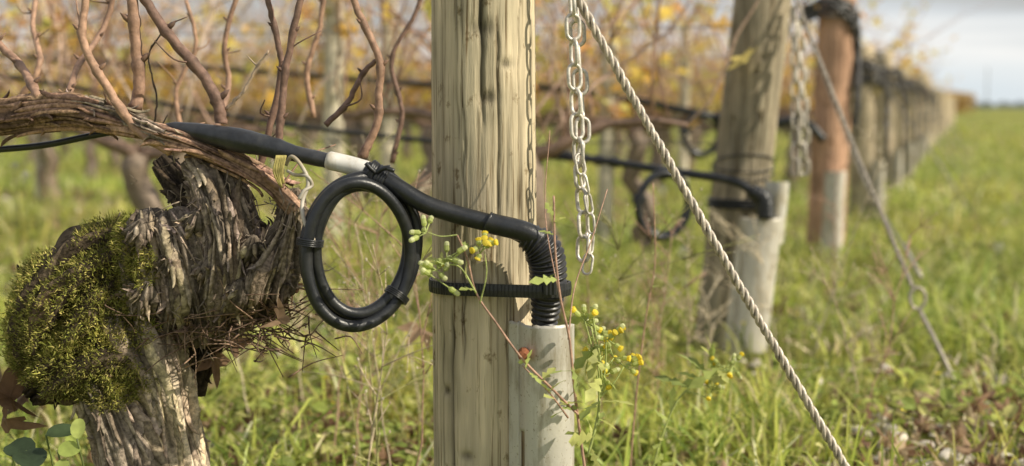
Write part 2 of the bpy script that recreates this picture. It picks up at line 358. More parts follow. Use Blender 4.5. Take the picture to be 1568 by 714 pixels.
for ang in (math.radians(172),math.radians(-42)):
    ctr=C+math.cos(ang)*.0525*ex+math.sin(ang)*.068*ez+np.array([0,-.002,0]); tan=-math.sin(ang)*ex*.8+math.cos(ang)*ez; tan/=np.linalg.norm(tan)
    up=np.cross(tan,[0,1,0]); up/=np.linalg.norm(up)
    for k in range(4):
        th_=np.linspace(0,2*np.pi,24,endpoint=False)
        ring=ctr+tan*(k-2)*.0018+np.cos(th_)[:,None]*up*.0124+np.sin(th_)[:,None]*np.cross(up,tan)*.019
        tube(bc,ring,.0011,5,DK,ref=tan,closed=True)
bc.build("cable_coil",M_black)
bw=B(); p=cat(WS([(438,252,1.41),(447,240,1.40),(462,255,1.395),(472,280,1.39),(463,310,1.385),(466,340,1.375),(480,368,1.37),(474,380,1.375)]),8); tube(bw,p,.0020,8,(.58,.53,.44))
p=cat(WS([(440,262,1.405),(452,268,1.40),(470,270,1.39),(478,284,1.39),(466,292,1.385),(458,305,1.385)]),6); tube(bw,p,.0017,8,(.58,.53,.44))
bw.build("white_wire_hook",M_plast)
by=B()
for k in range(7): tube(by,cat(WS([(424+k*2.2,238,1.40),(420+k*2.4+random.uniform(-3,3),262,1.398),(428+k*1.0,285+random.uniform(-9,3),1.40)]),5),.0013,5,(.42,.36,.12))
by.build("yellow_tie",M_cane)
def hull_strap():
    cx,cy=PX[0],PD[0]
    a=np.linspace(0,2*np.pi,80,endpoint=False)
    c1=np.stack([cx+(R1+.0035)*np.cos(a),cy+(R1+.0035)*np.sin(a)],1)
    hc=W(838,440,1.424); c2=np.stack([hc[0]+.0215*np.cos(a),hc[1]+.0215*np.sin(a)],1)
    P=sorted(map(tuple,np.vstack([c1,c2])))
    def half(P):
        h=[]
        for p in P:
            while len(h)>1 and (h[-1][0]-h[-2][0])*(p[1]-h[-2][1])-(h[-1][1]-h[-2][1])*(p[0]-h[-2][0])<=0: h.pop()
            h.append(p)
        return h
    lo=half(P); up=half(P[::-1]); return np.array(lo[:-1]+up[:-1])
hp=hull_strap()
seg=np.vstack([hp,hp[:1]]); sl_=np.concatenate([[0],np.cumsum(np.linalg.norm(np.diff(seg,axis=0),axis=1))]); ss=np.linspace(0,sl_[-1],400,endpoint=False)
hx=np.interp(ss,sl_,seg[:,0]); hy=np.interp(ss,sl_,seg[:,1])
zc=W(760,443,1.44)[2]
b=B(); N=400; zt=zc+.0065+.006*(hx-PX[0])/.06*.4
nx_=np.gradient(hy); ny_=-np.gradient(hx); nn=np.hypot(nx_,ny_); nx_/=nn; ny_/=nn
rib=.0006*(np.sin(ss/.0022*np.pi)>0)
v=[]
for dz,o_ in [(-.0065,0),(-.0065,.002),(0,.0026),(.0065,.002),(.0065,0)]:
    oo=o_+(rib if o_>0 else 0); v.append(np.stack([hx+nx_*oo,hy+ny_*oo,zt-.0065+dz+0*hx],1))
v=np.stack(v); i=np.arange(4)[:,None]; j=np.arange(N)[None]
q=np.stack([i*N+j,i*N+(j+1)%N,(i+1)*N+(j+1)%N,(i+1)*N+j],-1).reshape(-1,4)
b.add(v.reshape(-1,3),q,c=(.022,.022,.023))
bk2=W(842,436,1.395)
for k in range(3): tube(b,[bk2+np.array([-.004+.004*k,0,.010]),bk2+np.array([-.004+.004*k,0.001,-.010])],.0028,8,DK)
b.build("ribbed_strap",M_black,False)
# ------------------------------------------------------------------ cable guards
def guard(base,top,wd,depth,name,col,slot=False,mat=M_alu):
    base=np.array(base,float); top=np.array(top,float); nz=100; nc=80 if slot else 30
    prof=[]
    for s in np.linspace(0,1,nc):
        if s<.16: prof.append((-wd*.5+wd*.15*s/.16, -depth*.12-depth*.25*(s/.16)))
        elif s<.22: prof.append((-wd*.35+wd*.01*(s-.16)/.06, -depth*.37+depth*.25*(s-.16)/.06))
        else:
            a=math.pi-(s-.22)/.78*math.pi; prof.append((wd*.08+wd*.42*math.cos(a), -depth*(.12+.88*math.sin(a)**.75)))
    prof=np.array(prof)
    z=np.linspace(0,1,nz); ax_=base+(top-base)*z[:,None]
    v=np.zeros((nz,nc,3)); v[...,0]=ax_[:,0:1]+prof[None,:,0]; v[...,1]=ax_[:,1:2]+prof[None,:,1]; v[...,2]=ax_[:,2:3]
    v[-1,:,2]+=.0015*(vn(np.arange(nc)*.3,2)-.5)
    L=np.linalg.norm(top-base); q=[]
    for a in range(nz-1):
        for c in range(nc-1):
            zz=(1-a/nz)*L
            if slot and .115<zz<.19 and abs(prof[c,0]+.29*wd)<.0022 and c>20: continue
            q.append((a*nc+c,a*nc+c+1,(a+1)*nc+c+1,(a+1)*nc+c))
    b=B(); b.add(v.reshape(-1,3),q,c=col); ob=b.build(name,mat)
    m=ob.modifiers.new("s",'SOLIDIFY'); m.thickness=.0018; m.offset=0; return ob
gt=W(829,493,1.44); g=guard((gt[0]+.001,gt[1]+.012,-.03),(gt[0],gt[1]+.012,gt[2]),.066,.040,"cable_guard",(.62,.59,.52),slot=True)
b=B(); bc_=W(802,545,1.405)
tube(b,[bc_+[0,.016,0],bc_+[0,.004,0],bc_,bc_+[0,-.002,0]],[.0062,.0062,.0058,.003],10,(.30,.11,.05),ref=(0,0,1)); b.build("rusty_bolt",M_rust,False,g)
# ------------------------------------------------------------------ chain
def chain(b,path,ll=.030,w=.0072,r=.0021,col=(.62,.60,.55),seed=0,twist0=.6):
    path=cat(path,12); s=np.concatenate([[0],np.cumsum(np.linalg.norm(np.diff(path,axis=0),axis=1))])
    pitch=ll-2*r*1.15; k=0; rr=np.random.default_rng(seed)
    while (k+1)*pitch<s[-1]:
        c=np.array([np.interp((k+.5)*pitch,s,path[:,a]) for a in range(3)])
        e=np.array([np.interp(min((k+.9)*pitch,s[-1]),s,path[:,a]) for a in range(3)])-c; e/=np.linalg.norm(e)
        ang=(k%2)*math.pi/2+twist0+.25*k*.3+rr.normal(0,.15); sd=np.cross(e,[math.sin(ang),math.cos(ang),0]); sd/=np.linalg.norm(sd)
        hl=ll/2-r-w; pts=[]
        for a in np.linspace(0,math.pi,9): pts.append(c+e*(hl+w*math.sin(a))+sd*w*math.cos(a))
        for a in np.linspace(math.pi,2*math.pi,9): pts.append(c+e*(-hl+w*math.sin(a))+sd*w*math.cos(a))
        nrm=np.cross(e,sd); tube(b,np.array(pts),r,7,np.array(col)*rr.uniform(.75,1.1),ref=nrm,closed=True); k+=1
b=B(); CC=(.80,.75,.66)
chain(b,WS([(893,400,1.456),(893,340,1.456),(886,240,1.456),(880,120,1.456),(876,0,1.456),(872,-70,1.456)]),col=CC,seed=1)
chain(b,WS([(886,255,1.474),(892,200,1.478),(888,120,1.484),(884,50,1.484),(878,-70,1.484)]),seed=2,twist0=1.3,col=CC)
chain(b,WS([(898,420,1.45),(905,340,1.452),(886,238,1.45),(889,225,1.45)]),ll=.024,w=.005,r=.0014,seed=5,col=CC)
b.build("galvanized_chain",M_galv)
b=B()
for xs,sd_ in ((0,3),(-14,4),(-5,6)):
    chain(b,WS([(1232+xs,268,3.1),(1232+xs,180,3.1),(1226+xs*.6,80,3.12),(1218+xs*.3,-10,3.14)]),ll=.04,w=.010,r=.0028,seed=sd_,twist0=sd_,col=(.70,.64,.54))
b.build("galvanized_chain",M_galv)
# ------------------------------------------------------------------ guy wires
def strand(b,a,c,R,r,pitch,col,nst=3):
    a=np.array(a);c=np.array(c);L=np.linalg.norm(c-a);n=int(L/pitch*14)+2;t=np.linspace(0,1,n)
    e=(c-a)/L; s1=np.cross(e,[0,1,0]); s1/=np.linalg.norm(s1); s2=np.cross(e,s1)
    sag=-.010*np.sin(t*np.pi)
    for k in range(nst):
        ph=t*L/pitch*2*np.pi+k*2*np.pi/nst+.9*np.sin(t*23)
        RR=R*(1+.15*np.sin(t*61+k))
        p=a+(c-a)*t[:,None]+(RR*np.cos(ph))[:,None]*s1+(RR*np.sin(ph))[:,None]*s2; p[:,2]+=sag
        tube(b,p,r,7,np.array(col)*rng.uniform(.8,1.15))
b=B(); e0=W(1301,716,1.46)
top0=W(885,-6,1.478); dirn=(e0-top0); strand(b,top0-dirn*.14,e0+dirn*.30,.0027,.0024,.034,(.52,.46,.38))
gw=b.build("guy_wire",M_galv)
b=B()
for zz,tl in ((.775,0),(.765,.004)):
    t=np.linspace(0,2*np.pi,50,endpoint=False); tube(b,np.stack([PX[0]+.0585*np.cos(t),PD[0]+.0585*np.sin(t),zz+tl*np.sin(t)],1),.0026,6,(.5,.47,.4),ref=(0,0,1),closed=True)
q0=top0-dirn*.14; tube(b,[np.array([PX[0]+.05,1.48,.775]),q0],.003,7,(.5,.47,.4))
b.build("wire_loop",M_galv,True,gw)
b=B(); a1=W(1212,-20,3.14); e1=W(1397,440,2.8); strand(b,a1,e1,.0026,.0023,.05,(.34,.30,.25))
t=np.linspace(0,2*np.pi,24,endpoint=False); ec=W(1405,457,2.79); tube(b,ec+.0155*np.cos(t)[:,None]*np.array([1,0,0])+.021*np.sin(t)[:,None]*np.array([0,.1,1]),.0036,8,(.42,.37,.31),closed=True)
tube(b,cat([ec+[.004,0,-.022],W(1436,530,2.72),W(1470,604,2.67),W(1480,640,2.66)],8),.0042,8,(.46,.41,.34))
b.build("guy_wire",M_galv)
b=B(); tube(b,cat([W(1240,60,4.9),W(1290,190,4.5),W(1330,290,4.2),W(1395,395,3.6),W(1412,425,3.4)],8),.003,6,(.4,.36,.3))
tube(b,cat([W(1385,375,3.55),W(1410,425,3.4)],3),.006,6,(.5,.46,.38)); b.build("guy_wire",M_galv)
for k in range(3,9):
    b=B(); S=np.array([PX[k],PD[k],.78]); tube(b,[S,S+np.array([.42,-.55,-.80])],.004,6,(.3,.27,.22)); b.build("guy_wire",M_galv)
# ------------------------------------------------------------------ row 2 / 3 hoses, coils, guards
b=B()
p=cat([RP(1,-60,108),RP(1,0,116),RP(1,150,140),RP(1,300,168),RP(1,460,194),RP(1,665,217),RP(1,840,240),RP(1,920,246,.05),RP(1,1000,258,.09),RP(1,1060,267,.11),RP(1,1110,274,.12),RP(1,1140,285,.12),RP(1,1160,305,.12),RP(1,1168,335,.12)],8)
n=len(p); tube(b,p,np.interp(np.linspace(0,1,n),[0,.5,.6,.62,.8,1],[.0055,.0055,.009,.009,.010,.011]),10,DK)
p=cat([RP(1,1150,292,.13),RP(1,1170,305,.13),RP(1,1173,335,.13)],12); tube(b,p,.018*(1+.1*np.sin(np.arange(len(p))*2.1)),12,DK)
p=cat([RP(1,840,236),RP(1,900,243),RP(1,960,252)],8); tube(b,p,.0105*(1+.3*np.sin(np.arange(len(p))*2)),8,DK)
b.build("black_cable_hose",M_black)
def coil(c,a,bz,r,name="cable_coil"):
    b=B()
    for k,(s_,o) in enumerate([(1,0),(.93,.01),(.97,-.012)]):
        t=np.linspace(0,2*np.pi,60,endpoint=False); tube(b,c+np.array([0,o,0])+(np.cos(t)*a*s_*(1+.02*np.sin(2*t+k)))[:,None]*np.array([.95,.3,0])+(np.sin(t)*bz*s_)[:,None]*np.array([.04,0,1]),r,8,DK,closed=True)
    for ang in (1.5,4.2,2.8):
        t=np.linspace(ang,ang+.3,6); tube(b,c+(np.cos(t)*a*.97)[:,None]*np.array([.95,.3,0])+(np.sin(t)*bz*.97)[:,None]*np.array([.04,0,1]),r*2.1,8,DK)
    b.build(name,M_black)
coil(W(1016,314,3.1),.061,.072,.0072)
coil(RP(2,1075,206,.1),.070,.074,.009)
b=B(); p=cat([RP(2,-60,80),RP(2,180,97),RP(2,400,110),RP(2,665,130),RP(2,830,134),RP(2,980,155),RP(2,1060,172,.05),RP(2,1110,181,.1),RP(2,1180,188,.1),RP(2,1230,185,.1),RP(2,1262,215,.1)],8); tube(b,p,np.linspace(.010,.016,len(p)),8,DK); b.build("black_cable_hose",M_black)
guard(W(1137,555,3.13),W(1164,333,3.12),.092,.05,"cable_guard",(.68,.64,.56))
guard(W(1180,372,3.14),W(1190,278,3.13),.05,.03,"cable_guard",(.70,.68,.61),mat=M_plast)
guard(W(1272,350,5.0)-np.array([0,0,.12]),W(1278,262,5.0),.07,.05,"cable_guard",(.66,.62,.54),mat=M_plast)
for k in range(3,8): guard((PX[k]+.05,PD[k]-.06,-.02),(PX[k]+.05,PD[k]-.06,.28),.06,.05,"cable_guard",(.56,.52,.44),mat=M_plast)
b=B()
for (vv,rr,th_) in ((305,.004,0),(300,.004,0),(310,.004,0),(250,.0016,.01),(244,.0016,-.02),(256,.0016,.02)):
    f_=(545-vv)/545.0; c=p2b+dv*f_; t=np.linspace(0,2*np.pi,50,endpoint=False)
    tube(b,np.stack([c[0]+.069*np.cos(t)+(.02*(np.cos(t)>0) if rr>.003 else 0),c[1]+.069*np.sin(t),c[2]+th_*np.sin(t)],1),rr,6,DK,ref=(0,0,1),closed=True)
b.build("post_strap",M_black)
for k in range(2,10):
    b=B(); S=np.array([PX[k],PD[k],.0])
    for _ in range(11 if k<5 else 6):
        z0=.90+rng.uniform(-.05,.05) if k==2 else .72+rng.uniform(-.05,.06)
        p=cat([S+[-.10,-.02,z0-.03],S+[-.03,-.075,z0+rng.uniform(-.02,.02)],S+[.06,-.07,z0-.03+rng.uniform(-.03,.03)],S+[.10,-.03,z0-.14+rng.uniform(-.05,.03)],S+[.09,-.06,z0-.28-rng.uniform(0,.2)]],6)
        p+=rng.normal(0,.005,p.shape); tube(b,p,.0055,6,(.06,.055,.055))
    b.build("hose_bundle",M_black)
# ------------------------------------------------------------------ FRONT VINE
fib=lambda sd,amp=.5,k=4.0,zs=16: (lambda th,s:(1-amp/2)+amp*fbm(np.cos(th)*k+sd,np.sin(th)*k,s*zs,4)+.26*(np.abs(2*vn(np.cos(th)*7+sd,np.sin(th)*7,s*14)-1)-.5)+.16*(fbm(np.cos(th)*18+sd,np.sin(th)*18,s*26,2)-.5))
bv=B(); surf=[]
GREY=np.array((.32,.26,.20)); TAN=np.array((.64,.52,.38)); DRK=np.array((.12,.09,.06)); RED=np.array((.28,.18,.125))
def limb(pts,rad,col,sides=90,sd=0,amp=.5,k=4,n=20,strips=60,base=.5,zs=16,ww=1.0,wobs=.07):
    p=cat(pts,n); m=len(p); r=np.interp(np.linspace(0,1,m),np.linspace(0,1,len(rad)),rad)
    c=np.asarray(col,float)
    if c.ndim==2: c=np.stack([np.interp(np.linspace(0,1,m),np.linspace(0,1,len(c)),c[:,a]) for a in range(3)],1)
    else: c=np.tile(c,(m,1))
    D=fib(sd,amp,k,zs); v,d=tube(bv,p,r,sides,c*base,disp=D); surf.append((v,d,r))
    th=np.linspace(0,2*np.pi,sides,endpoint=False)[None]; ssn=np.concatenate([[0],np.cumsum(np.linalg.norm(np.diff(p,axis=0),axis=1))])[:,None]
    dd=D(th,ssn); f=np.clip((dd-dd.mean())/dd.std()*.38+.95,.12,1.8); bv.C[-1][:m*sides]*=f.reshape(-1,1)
    for _ in range(int(strips)):
        L=rng.integers(max(5,int(m*.10)),max(8,int(m*.42))); s0=rng.integers(0,max(1,m-L)); a0=rng.uniform(0,sides)
        idx=np.arange(s0,min(s0+L,m)); wob=np.cumsum(rng.normal(0,wobs,len(idx)))
        aa=a0+np.linspace(0,rng.normal(0,sides*.03),len(idx))+wob
        w_=rng.uniform(.5,2.3)*ww; lift=rng.uniform(.0002,.003); tt=np.linspace(-1,1,len(idx)); wprof=(np.clip(1-np.abs(tt)**3,0,1)**.6*w_+.05)*(1+.35*(vn(np.arange(len(idx))*.9,a0)-.5))
        fl=lift+.010*np.clip(tt*rng.choice([-1,1]),0,1)**4*rng.uniform(0,1.2)
        rows=[]
        for off,hh in ((-1,-.0015),(-.45,.0008),(.35,.0014),(1,-.0012)):
            fa=aa+off*wprof; i0=np.floor(fa).astype(int); fr=fa-i0
            pt=v[idx,i0%sides]*(1-fr)[:,None]+v[idx,(i0+1)%sides]*fr[:,None]
            rows.append(pt+d[idx,i0%sides]*(fl+hh)[:,None])
        vv=np.stack(rows,1); nn_=len(idx); i=np.arange(nn_-1)[:,None]; j=np.arange(3)[None]
        q=np.stack([i*4+j,i*4+j+1,(i+1)*4+j+1,(i+1)*4+j],-1).reshape(-1,4)
        cb=c[idx].mean(0)*rng.uniform(.4,1.5)*np.array([1,rng.uniform(.93,1.03),rng.uniform(.85,1.05)])
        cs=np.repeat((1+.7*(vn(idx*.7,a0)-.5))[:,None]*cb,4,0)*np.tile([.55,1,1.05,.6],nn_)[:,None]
        bv.add(vv.reshape(-1,3),q,c=cs)
    return v,d
D0=1.52
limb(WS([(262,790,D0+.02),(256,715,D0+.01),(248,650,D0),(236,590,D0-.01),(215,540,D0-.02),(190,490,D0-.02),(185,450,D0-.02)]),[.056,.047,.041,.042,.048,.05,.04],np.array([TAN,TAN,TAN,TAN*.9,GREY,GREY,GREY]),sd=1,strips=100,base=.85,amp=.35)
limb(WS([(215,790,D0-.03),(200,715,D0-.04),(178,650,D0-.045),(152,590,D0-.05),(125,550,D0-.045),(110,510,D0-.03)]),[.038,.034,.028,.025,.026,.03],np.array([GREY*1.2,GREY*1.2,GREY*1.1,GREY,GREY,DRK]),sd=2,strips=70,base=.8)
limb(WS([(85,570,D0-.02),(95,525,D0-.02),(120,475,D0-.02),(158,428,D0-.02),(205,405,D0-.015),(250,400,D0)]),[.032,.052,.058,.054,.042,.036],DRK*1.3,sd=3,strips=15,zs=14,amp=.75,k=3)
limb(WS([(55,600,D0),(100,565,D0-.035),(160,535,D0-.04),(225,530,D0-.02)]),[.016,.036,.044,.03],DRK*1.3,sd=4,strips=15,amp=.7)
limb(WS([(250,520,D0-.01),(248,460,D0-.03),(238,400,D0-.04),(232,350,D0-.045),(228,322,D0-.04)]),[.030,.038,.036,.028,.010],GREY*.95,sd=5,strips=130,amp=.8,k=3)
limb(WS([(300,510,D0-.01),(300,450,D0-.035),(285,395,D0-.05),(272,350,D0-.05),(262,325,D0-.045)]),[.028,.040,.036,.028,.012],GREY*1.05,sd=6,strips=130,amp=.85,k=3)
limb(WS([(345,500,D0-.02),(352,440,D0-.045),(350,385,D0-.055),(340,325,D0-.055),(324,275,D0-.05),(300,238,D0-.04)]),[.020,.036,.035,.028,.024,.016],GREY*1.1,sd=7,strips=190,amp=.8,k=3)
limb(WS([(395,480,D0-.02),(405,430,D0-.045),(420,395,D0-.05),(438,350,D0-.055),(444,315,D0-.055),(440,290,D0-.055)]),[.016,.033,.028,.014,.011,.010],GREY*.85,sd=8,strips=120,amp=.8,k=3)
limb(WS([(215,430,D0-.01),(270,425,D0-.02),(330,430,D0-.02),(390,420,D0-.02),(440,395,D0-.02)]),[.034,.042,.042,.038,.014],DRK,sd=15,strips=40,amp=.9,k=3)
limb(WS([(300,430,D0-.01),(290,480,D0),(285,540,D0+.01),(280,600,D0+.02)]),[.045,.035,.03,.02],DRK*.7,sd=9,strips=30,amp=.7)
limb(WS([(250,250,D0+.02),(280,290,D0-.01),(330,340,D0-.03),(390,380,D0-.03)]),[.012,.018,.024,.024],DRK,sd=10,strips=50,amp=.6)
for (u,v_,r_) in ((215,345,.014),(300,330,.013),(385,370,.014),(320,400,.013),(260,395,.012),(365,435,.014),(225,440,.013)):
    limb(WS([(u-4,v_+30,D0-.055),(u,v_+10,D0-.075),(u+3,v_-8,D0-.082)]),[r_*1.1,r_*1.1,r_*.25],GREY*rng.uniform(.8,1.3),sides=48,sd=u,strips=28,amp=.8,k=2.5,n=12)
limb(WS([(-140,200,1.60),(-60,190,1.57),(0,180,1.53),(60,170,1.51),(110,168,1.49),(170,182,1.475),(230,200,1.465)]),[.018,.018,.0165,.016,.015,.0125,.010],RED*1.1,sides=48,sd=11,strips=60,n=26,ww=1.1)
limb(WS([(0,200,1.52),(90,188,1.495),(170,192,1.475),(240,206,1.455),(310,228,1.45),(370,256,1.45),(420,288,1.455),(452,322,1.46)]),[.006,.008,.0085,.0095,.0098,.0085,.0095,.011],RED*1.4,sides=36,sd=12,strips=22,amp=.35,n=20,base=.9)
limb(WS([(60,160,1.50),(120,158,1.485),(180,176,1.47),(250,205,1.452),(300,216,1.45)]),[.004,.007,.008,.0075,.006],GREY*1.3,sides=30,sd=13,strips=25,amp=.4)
vine=bv.build("old_grapevine",M_bark)
bf=B()
for _ in range(220):
    u=rng.normal(335,62); v_=rng.normal(375,60); p0=W(u,v_,D0-.05-rng.uniform(0,.03))
    L=rng.uniform(.01,.028); dr=rng.normal(0,1,3)*[.5,.4,1]; dr/=np.linalg.norm(dr)
    p=np.array([p0,p0+dr*L*.5+rng.normal(0,.002,3),p0+dr*L+rng.normal(0,.004,3)])
    tube(bf,p,[.0008,.0006,.0002],4,GREY*rng.uniform(.4,1.3),ref=(.2,.3,.9))
for _ in range(190):
    u=rng.normal(350,65); v_=rng.normal(500,24); p0=W(u,v_,D0-.03-rng.uniform(0,.04))
    dr=rng.normal(0,1,3)*[1,.5,.5]; dr/=np.linalg.norm(dr); L=rng.uniform(.02,.07)
    p=cat([p0,p0+dr*L*.5+rng.normal(0,.006,3),p0+dr*L+[0,0,-.006]],3); tube(bf,p,np.linspace(.0010,.0004,len(p)),4,np.array((.3,.2,.14))*rng.uniform(.4,1.3),ref=(.2,.3,.9))
bf.build("bark_fibres",M_bark,True,vine)
bm=B(); N=95000
av=np.vstack([v.reshape(-1,3) for v,d,r in surf[:6]]); an=np.vstack([d.reshape(-1,3) for v,d,r in surf[:6]])
c0=W(120,490,D0); c1=W(205,392,D0); c2=W(160,560,D0)
def reg(p):
    g=lambda c,a,b_: np.exp(-(((p[:,0]-c[0])/a)**2+((p[:,2]-c[2])/b_)**2))
    return np.maximum(np.maximum(g(c0,.090,.068),g(c1,.048,.042)),g(c2,.072,.034))
pr=reg(av)*(.55+1.0*fbm(av[:,0]*40,av[:,1]*40,av[:,2]*40))*np.clip(an[:,2]*.5+.9,0.2,1.2)
ok=np.where(pr>.38)[0]
sel=ok[rng.integers(0,len(ok),N)]; mp_=av[sel]+rng.normal(0,.0018,(N,3)); mn=an[sel]+rng.normal(0,.55,(N,3))+[0,0,.25]; mn/=np.linalg.norm(mn,axis=1)[:,None]
lump=fbm(mp_[:,0]*75,mp_[:,1]*75,mp_[:,2]*75,2); mp_=mp_+an[sel]*(.016*np.clip(lump-.25,0,1))[:,None]
ln=rng.uniform(.003,.007,N); sd_=np.cross(mn,rng.normal(0,1,(N,3))); sd_/=np.linalg.norm(sd_,axis=1)[:,None]; wv=.0008
mc=pick([(.34,.34,.08),(.46,.42,.12),(.26,.28,.06),(.56,.48,.16),(.18,.18,.05)],N)*(.3+1.3*lump)[:,None]
vv=np.stack([mp_-sd_*wv,mp_+sd_*wv,mp_+mn*ln[:,None]],1).reshape(-1,3); bm.add(vv,None,np.arange(N*3).reshape(-1,3),np.repeat(mc,3,0)); bm.build("moss",M_moss,False,vine)
bc=B()
def cane(lst,r0,r1,col,n=8):
    p=cat(WS(lst),n); m=len(p); r=np.linspace(r0,r1,m)
    L=np.concatenate([[0],np.cumsum(np.linalg.norm(np.diff(p,axis=0),axis=1))])
    nod=np.exp(-(((L/.045+rng.uniform(0,1))%1-.5)/.09)**2)
    tube(bc,p+rng.normal(0,.0004,p.shape),r*(1+.28*nod),10,np.array(col)*(1-.3*nod)[:,None])
    k=0
    for i_ in range(1,m-1):
        if nod[i_]>nod[i_-1] and nod[i_]>=nod[i_+1]:
            k+=1; sg=1 if k%2 else -1; dr=np.array([sg*.8,-.2,.7]); tube(bc,[p[i_],p[i_]+dr*r[i_]*1.8,p[i_]+dr*r[i_]*2.8],[r[i_]*.6,r[i_]*.5,.0003],6,np.array(col)*.7)
            if rng.uniform()<.35:
                q=p[i_]; d1=np.array([sg*rng.uniform(.3,1),rng.normal(0,.3),rng.uniform(.2,1)]); LL=rng.uniform(.02,.06)
                tp=cat([q,q+d1*LL*.5+rng.normal(0,.004,3),q+d1*LL+rng.normal(0,.006,3)],4); tube(bc,tp,np.linspace(.0013,.0006,len(tp)),5,np.array(col)*.9)
CL=(.44,.27,.18); CDk=(.22,.135,.10); CM=(.36,.22,.15)
T=-60
cane([(262,232,1.45),(210,198,1.455),(165,135,1.46),(128,66,1.465),(131,0,1.47),(135,T,1.47)],.0052,.0036,CL)
cane([(208,165,1.49),(213,120,1.49),(207,60,1.49),(203,0,1.49),(200,T,1.49)],.0066,.0056,CM)
cane([(338,190,1.47),(334,160,1.47),(310,115,1.475),(265,62,1.48),(222,0,1.49),(190,T,1.49)],.0066,.0045,CDk)
cane([(396,268,1.5),(408,215,1.5),(430,115,1.5),(424,60,1.5),(408,-10,1.5),(400,T,1.5)],.0038,.0028,CDk)
cane([(425,242,1.48),(430,175,1.48),(440,90,1.48),(462,-10,1.48),(470,T,1.48)],.0042,.0033,CDk)
cane([(553,243,1.47),(577,190,1.47),(580,140,1.47),(580,88,1.47),(545,10,1.475),(530,T,1.48)],.0044,.0034,CM)
cane([(498,192,1.55),(530,160,1.56),(556,112,1.57),(580,90,1.57)],.0034,.0026,CDk)
cane([(345,168,1.47),(372,140,1.465),(392,105,1.46),(411,78,1.455)],.0017,.001,(.5,.38,.28))
cane([(60,150,1.5),(30,100,1.55),(-10,60,1.58)],.005,.004,CM)
cane([(100,160,1.6),(120,100,1.65),(160,40,1.7),(185,T,1.7)],.004,.003,CM)
cane([(235,200,1.6),(240,150,1.6),(228,95,1.6),(232,70,1.6)],.0012,.0008,(.1,.07,.05))
cane([(330,200,1.75),(350,130,1.8),(345,60,1.8),(380,T,1.8)],.004,.003,CM)
cane([(480,180,1.9),(470,110,1.9),(490,40,1.9),(500,T,1.9)],.004,.003,CL)
cane([(20,165,1.8),(60,100,1.8),(50,30,1.85),(70,T,1.9)],.004,.003,CL)
cane([(600,250,1.9),(615,170,1.9),(600,90,1.9),(640,10,1.9),(650,T,1.9)],.0035,.0025,CDk)
cane([(280,210,1.9),(270,140,1.9),(300,70,1.9),(285,0,1.9)],.0035,.0025,CL)
cane([(440,300,1.455),(410,275,1.44),(400,262,1.44)],.003,.002,CM)
bc.build("vine_canes",M_cane,True,vine)
bl=B()
L_=[(425,488,1.45,.040),(20,610,1.5,.07),(5,580,1.55,.06),(40,600,1.6,.05),(330,545,1.52,.05),(355,520,1.55,.04),(380,470,1.5,.03),(450,440,1.5,.03),(640,500,2.0,.06),(10,640,1.5,.06)]
loc=np.array([W(a,b_,c) for a,b_,c,_ in L_]); scatter(bl,*LC,loc,randrot(len(L_)),np.array([x[3] for x in L_]),pick(BRN,len(L_))*.75)
bl.build("withered_leaves",M_leaf,False,vine)
# ------------------------------------------------------------------ grass
def blades(b,x,y,h,wd,cols,lean=.5):
    n=len(x); z=ground_z(x,y); a=rng.uniform(0,2*np.pi,n); dx=np.cos(a);dy=np.sin(a); fa=rng.uniform(0,2*np.pi,n); sx=np.cos(fa);sy=np.sin(fa)
    ln=np.abs(rng.normal(lean,.35,n))*h; base=np.stack([x,y,z-.005],1)
    lv=[]
    for t,wf in ((0,1),(.4,.9),(.75,.6)):
        c=base+np.stack([dx*ln*t**1.8,dy*ln*t**1.8,h*(t-.18*t**3*np.clip(ln/h,0,2))],1); wv=np.stack([sx,sy,0*sx],1)*(wd*wf/2)[:,None]; lv+= [c-wv,c+wv]
    tip=base+np.stack([dx*ln,dy*ln,h*(1-.35*np.clip(ln/h,0,1.6))],1); lv.append(tip)
    v=np.stack(lv,1).reshape(-1,3); o_=(np.arange(n)*7)[:,None]
    q=np.concatenate([o_+[0,1,3,2],o_+[2,3,5,4]]); t=o_+[4,5,6]
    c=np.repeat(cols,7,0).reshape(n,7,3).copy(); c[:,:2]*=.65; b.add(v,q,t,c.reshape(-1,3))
def field(N,dmin,dmax):
    d=np.exp(rng.uniform(math.log(dmin),math.log(dmax),N)); x=rng.uniform(-1,1,N)*(.47*d+.5); return x,d
def isbare(x,y):
    hl=x-(PA+PB*y); e=.45*(fbm(x*3,y*3,5,3)-.5)
    return (hl+e>.05)&(hl+e<.8)&(y<2.95+e*2)&(fbm(x*2.6+7,y*2.6,3,2)>.42)
N=230000; x,y=field(N,1.15,45)
pm=fbm(x*1.7+5,y*1.7,0,3); pm2=fbm(x*5,y*5+3,7,2); bare=isbare(x,y)
keep=rng.uniform(0,1,N)<np.clip((pm-.36)*7,.2,1)*np.clip((pm2-.28)*4,.2,1)
keep&=~(bare&(rng.uniform(0,1,N)<.62))
x,y,pm,pm2,bare=x[keep],y[keep],pm[keep],pm2[keep],bare[keep]; n=len(x)
h=rng.gamma(3.2,.0165,n)*(.5+1.0*pm2)*(1+.4*np.clip(y/12,0,1)); h=np.clip(h,.012,.16)*np.where(bare,.8,1)
wd=rng.uniform(.0024,.0056,n)*(1+y/7)
G=[(.46,.50,.10),(.34,.41,.08),(.56,.58,.14),(.22,.29,.06),(.62,.60,.19),(.74,.64,.36),(.48,.50,.11),(.40,.46,.09)]
cols=pick(G,n,.3); gf=fbm(x*1.1,y*1.1+30,2,3)[:,None]; cols[:,0:1]*=(.72+.56*gf); cols*=(.5+1.0*fbm(x*2.3+4,y*2.3,8,3))[:,None]; cols=np.clip(cols,0,.85)
b=B(); blades(b,x,y,h,wd,cols,.6)
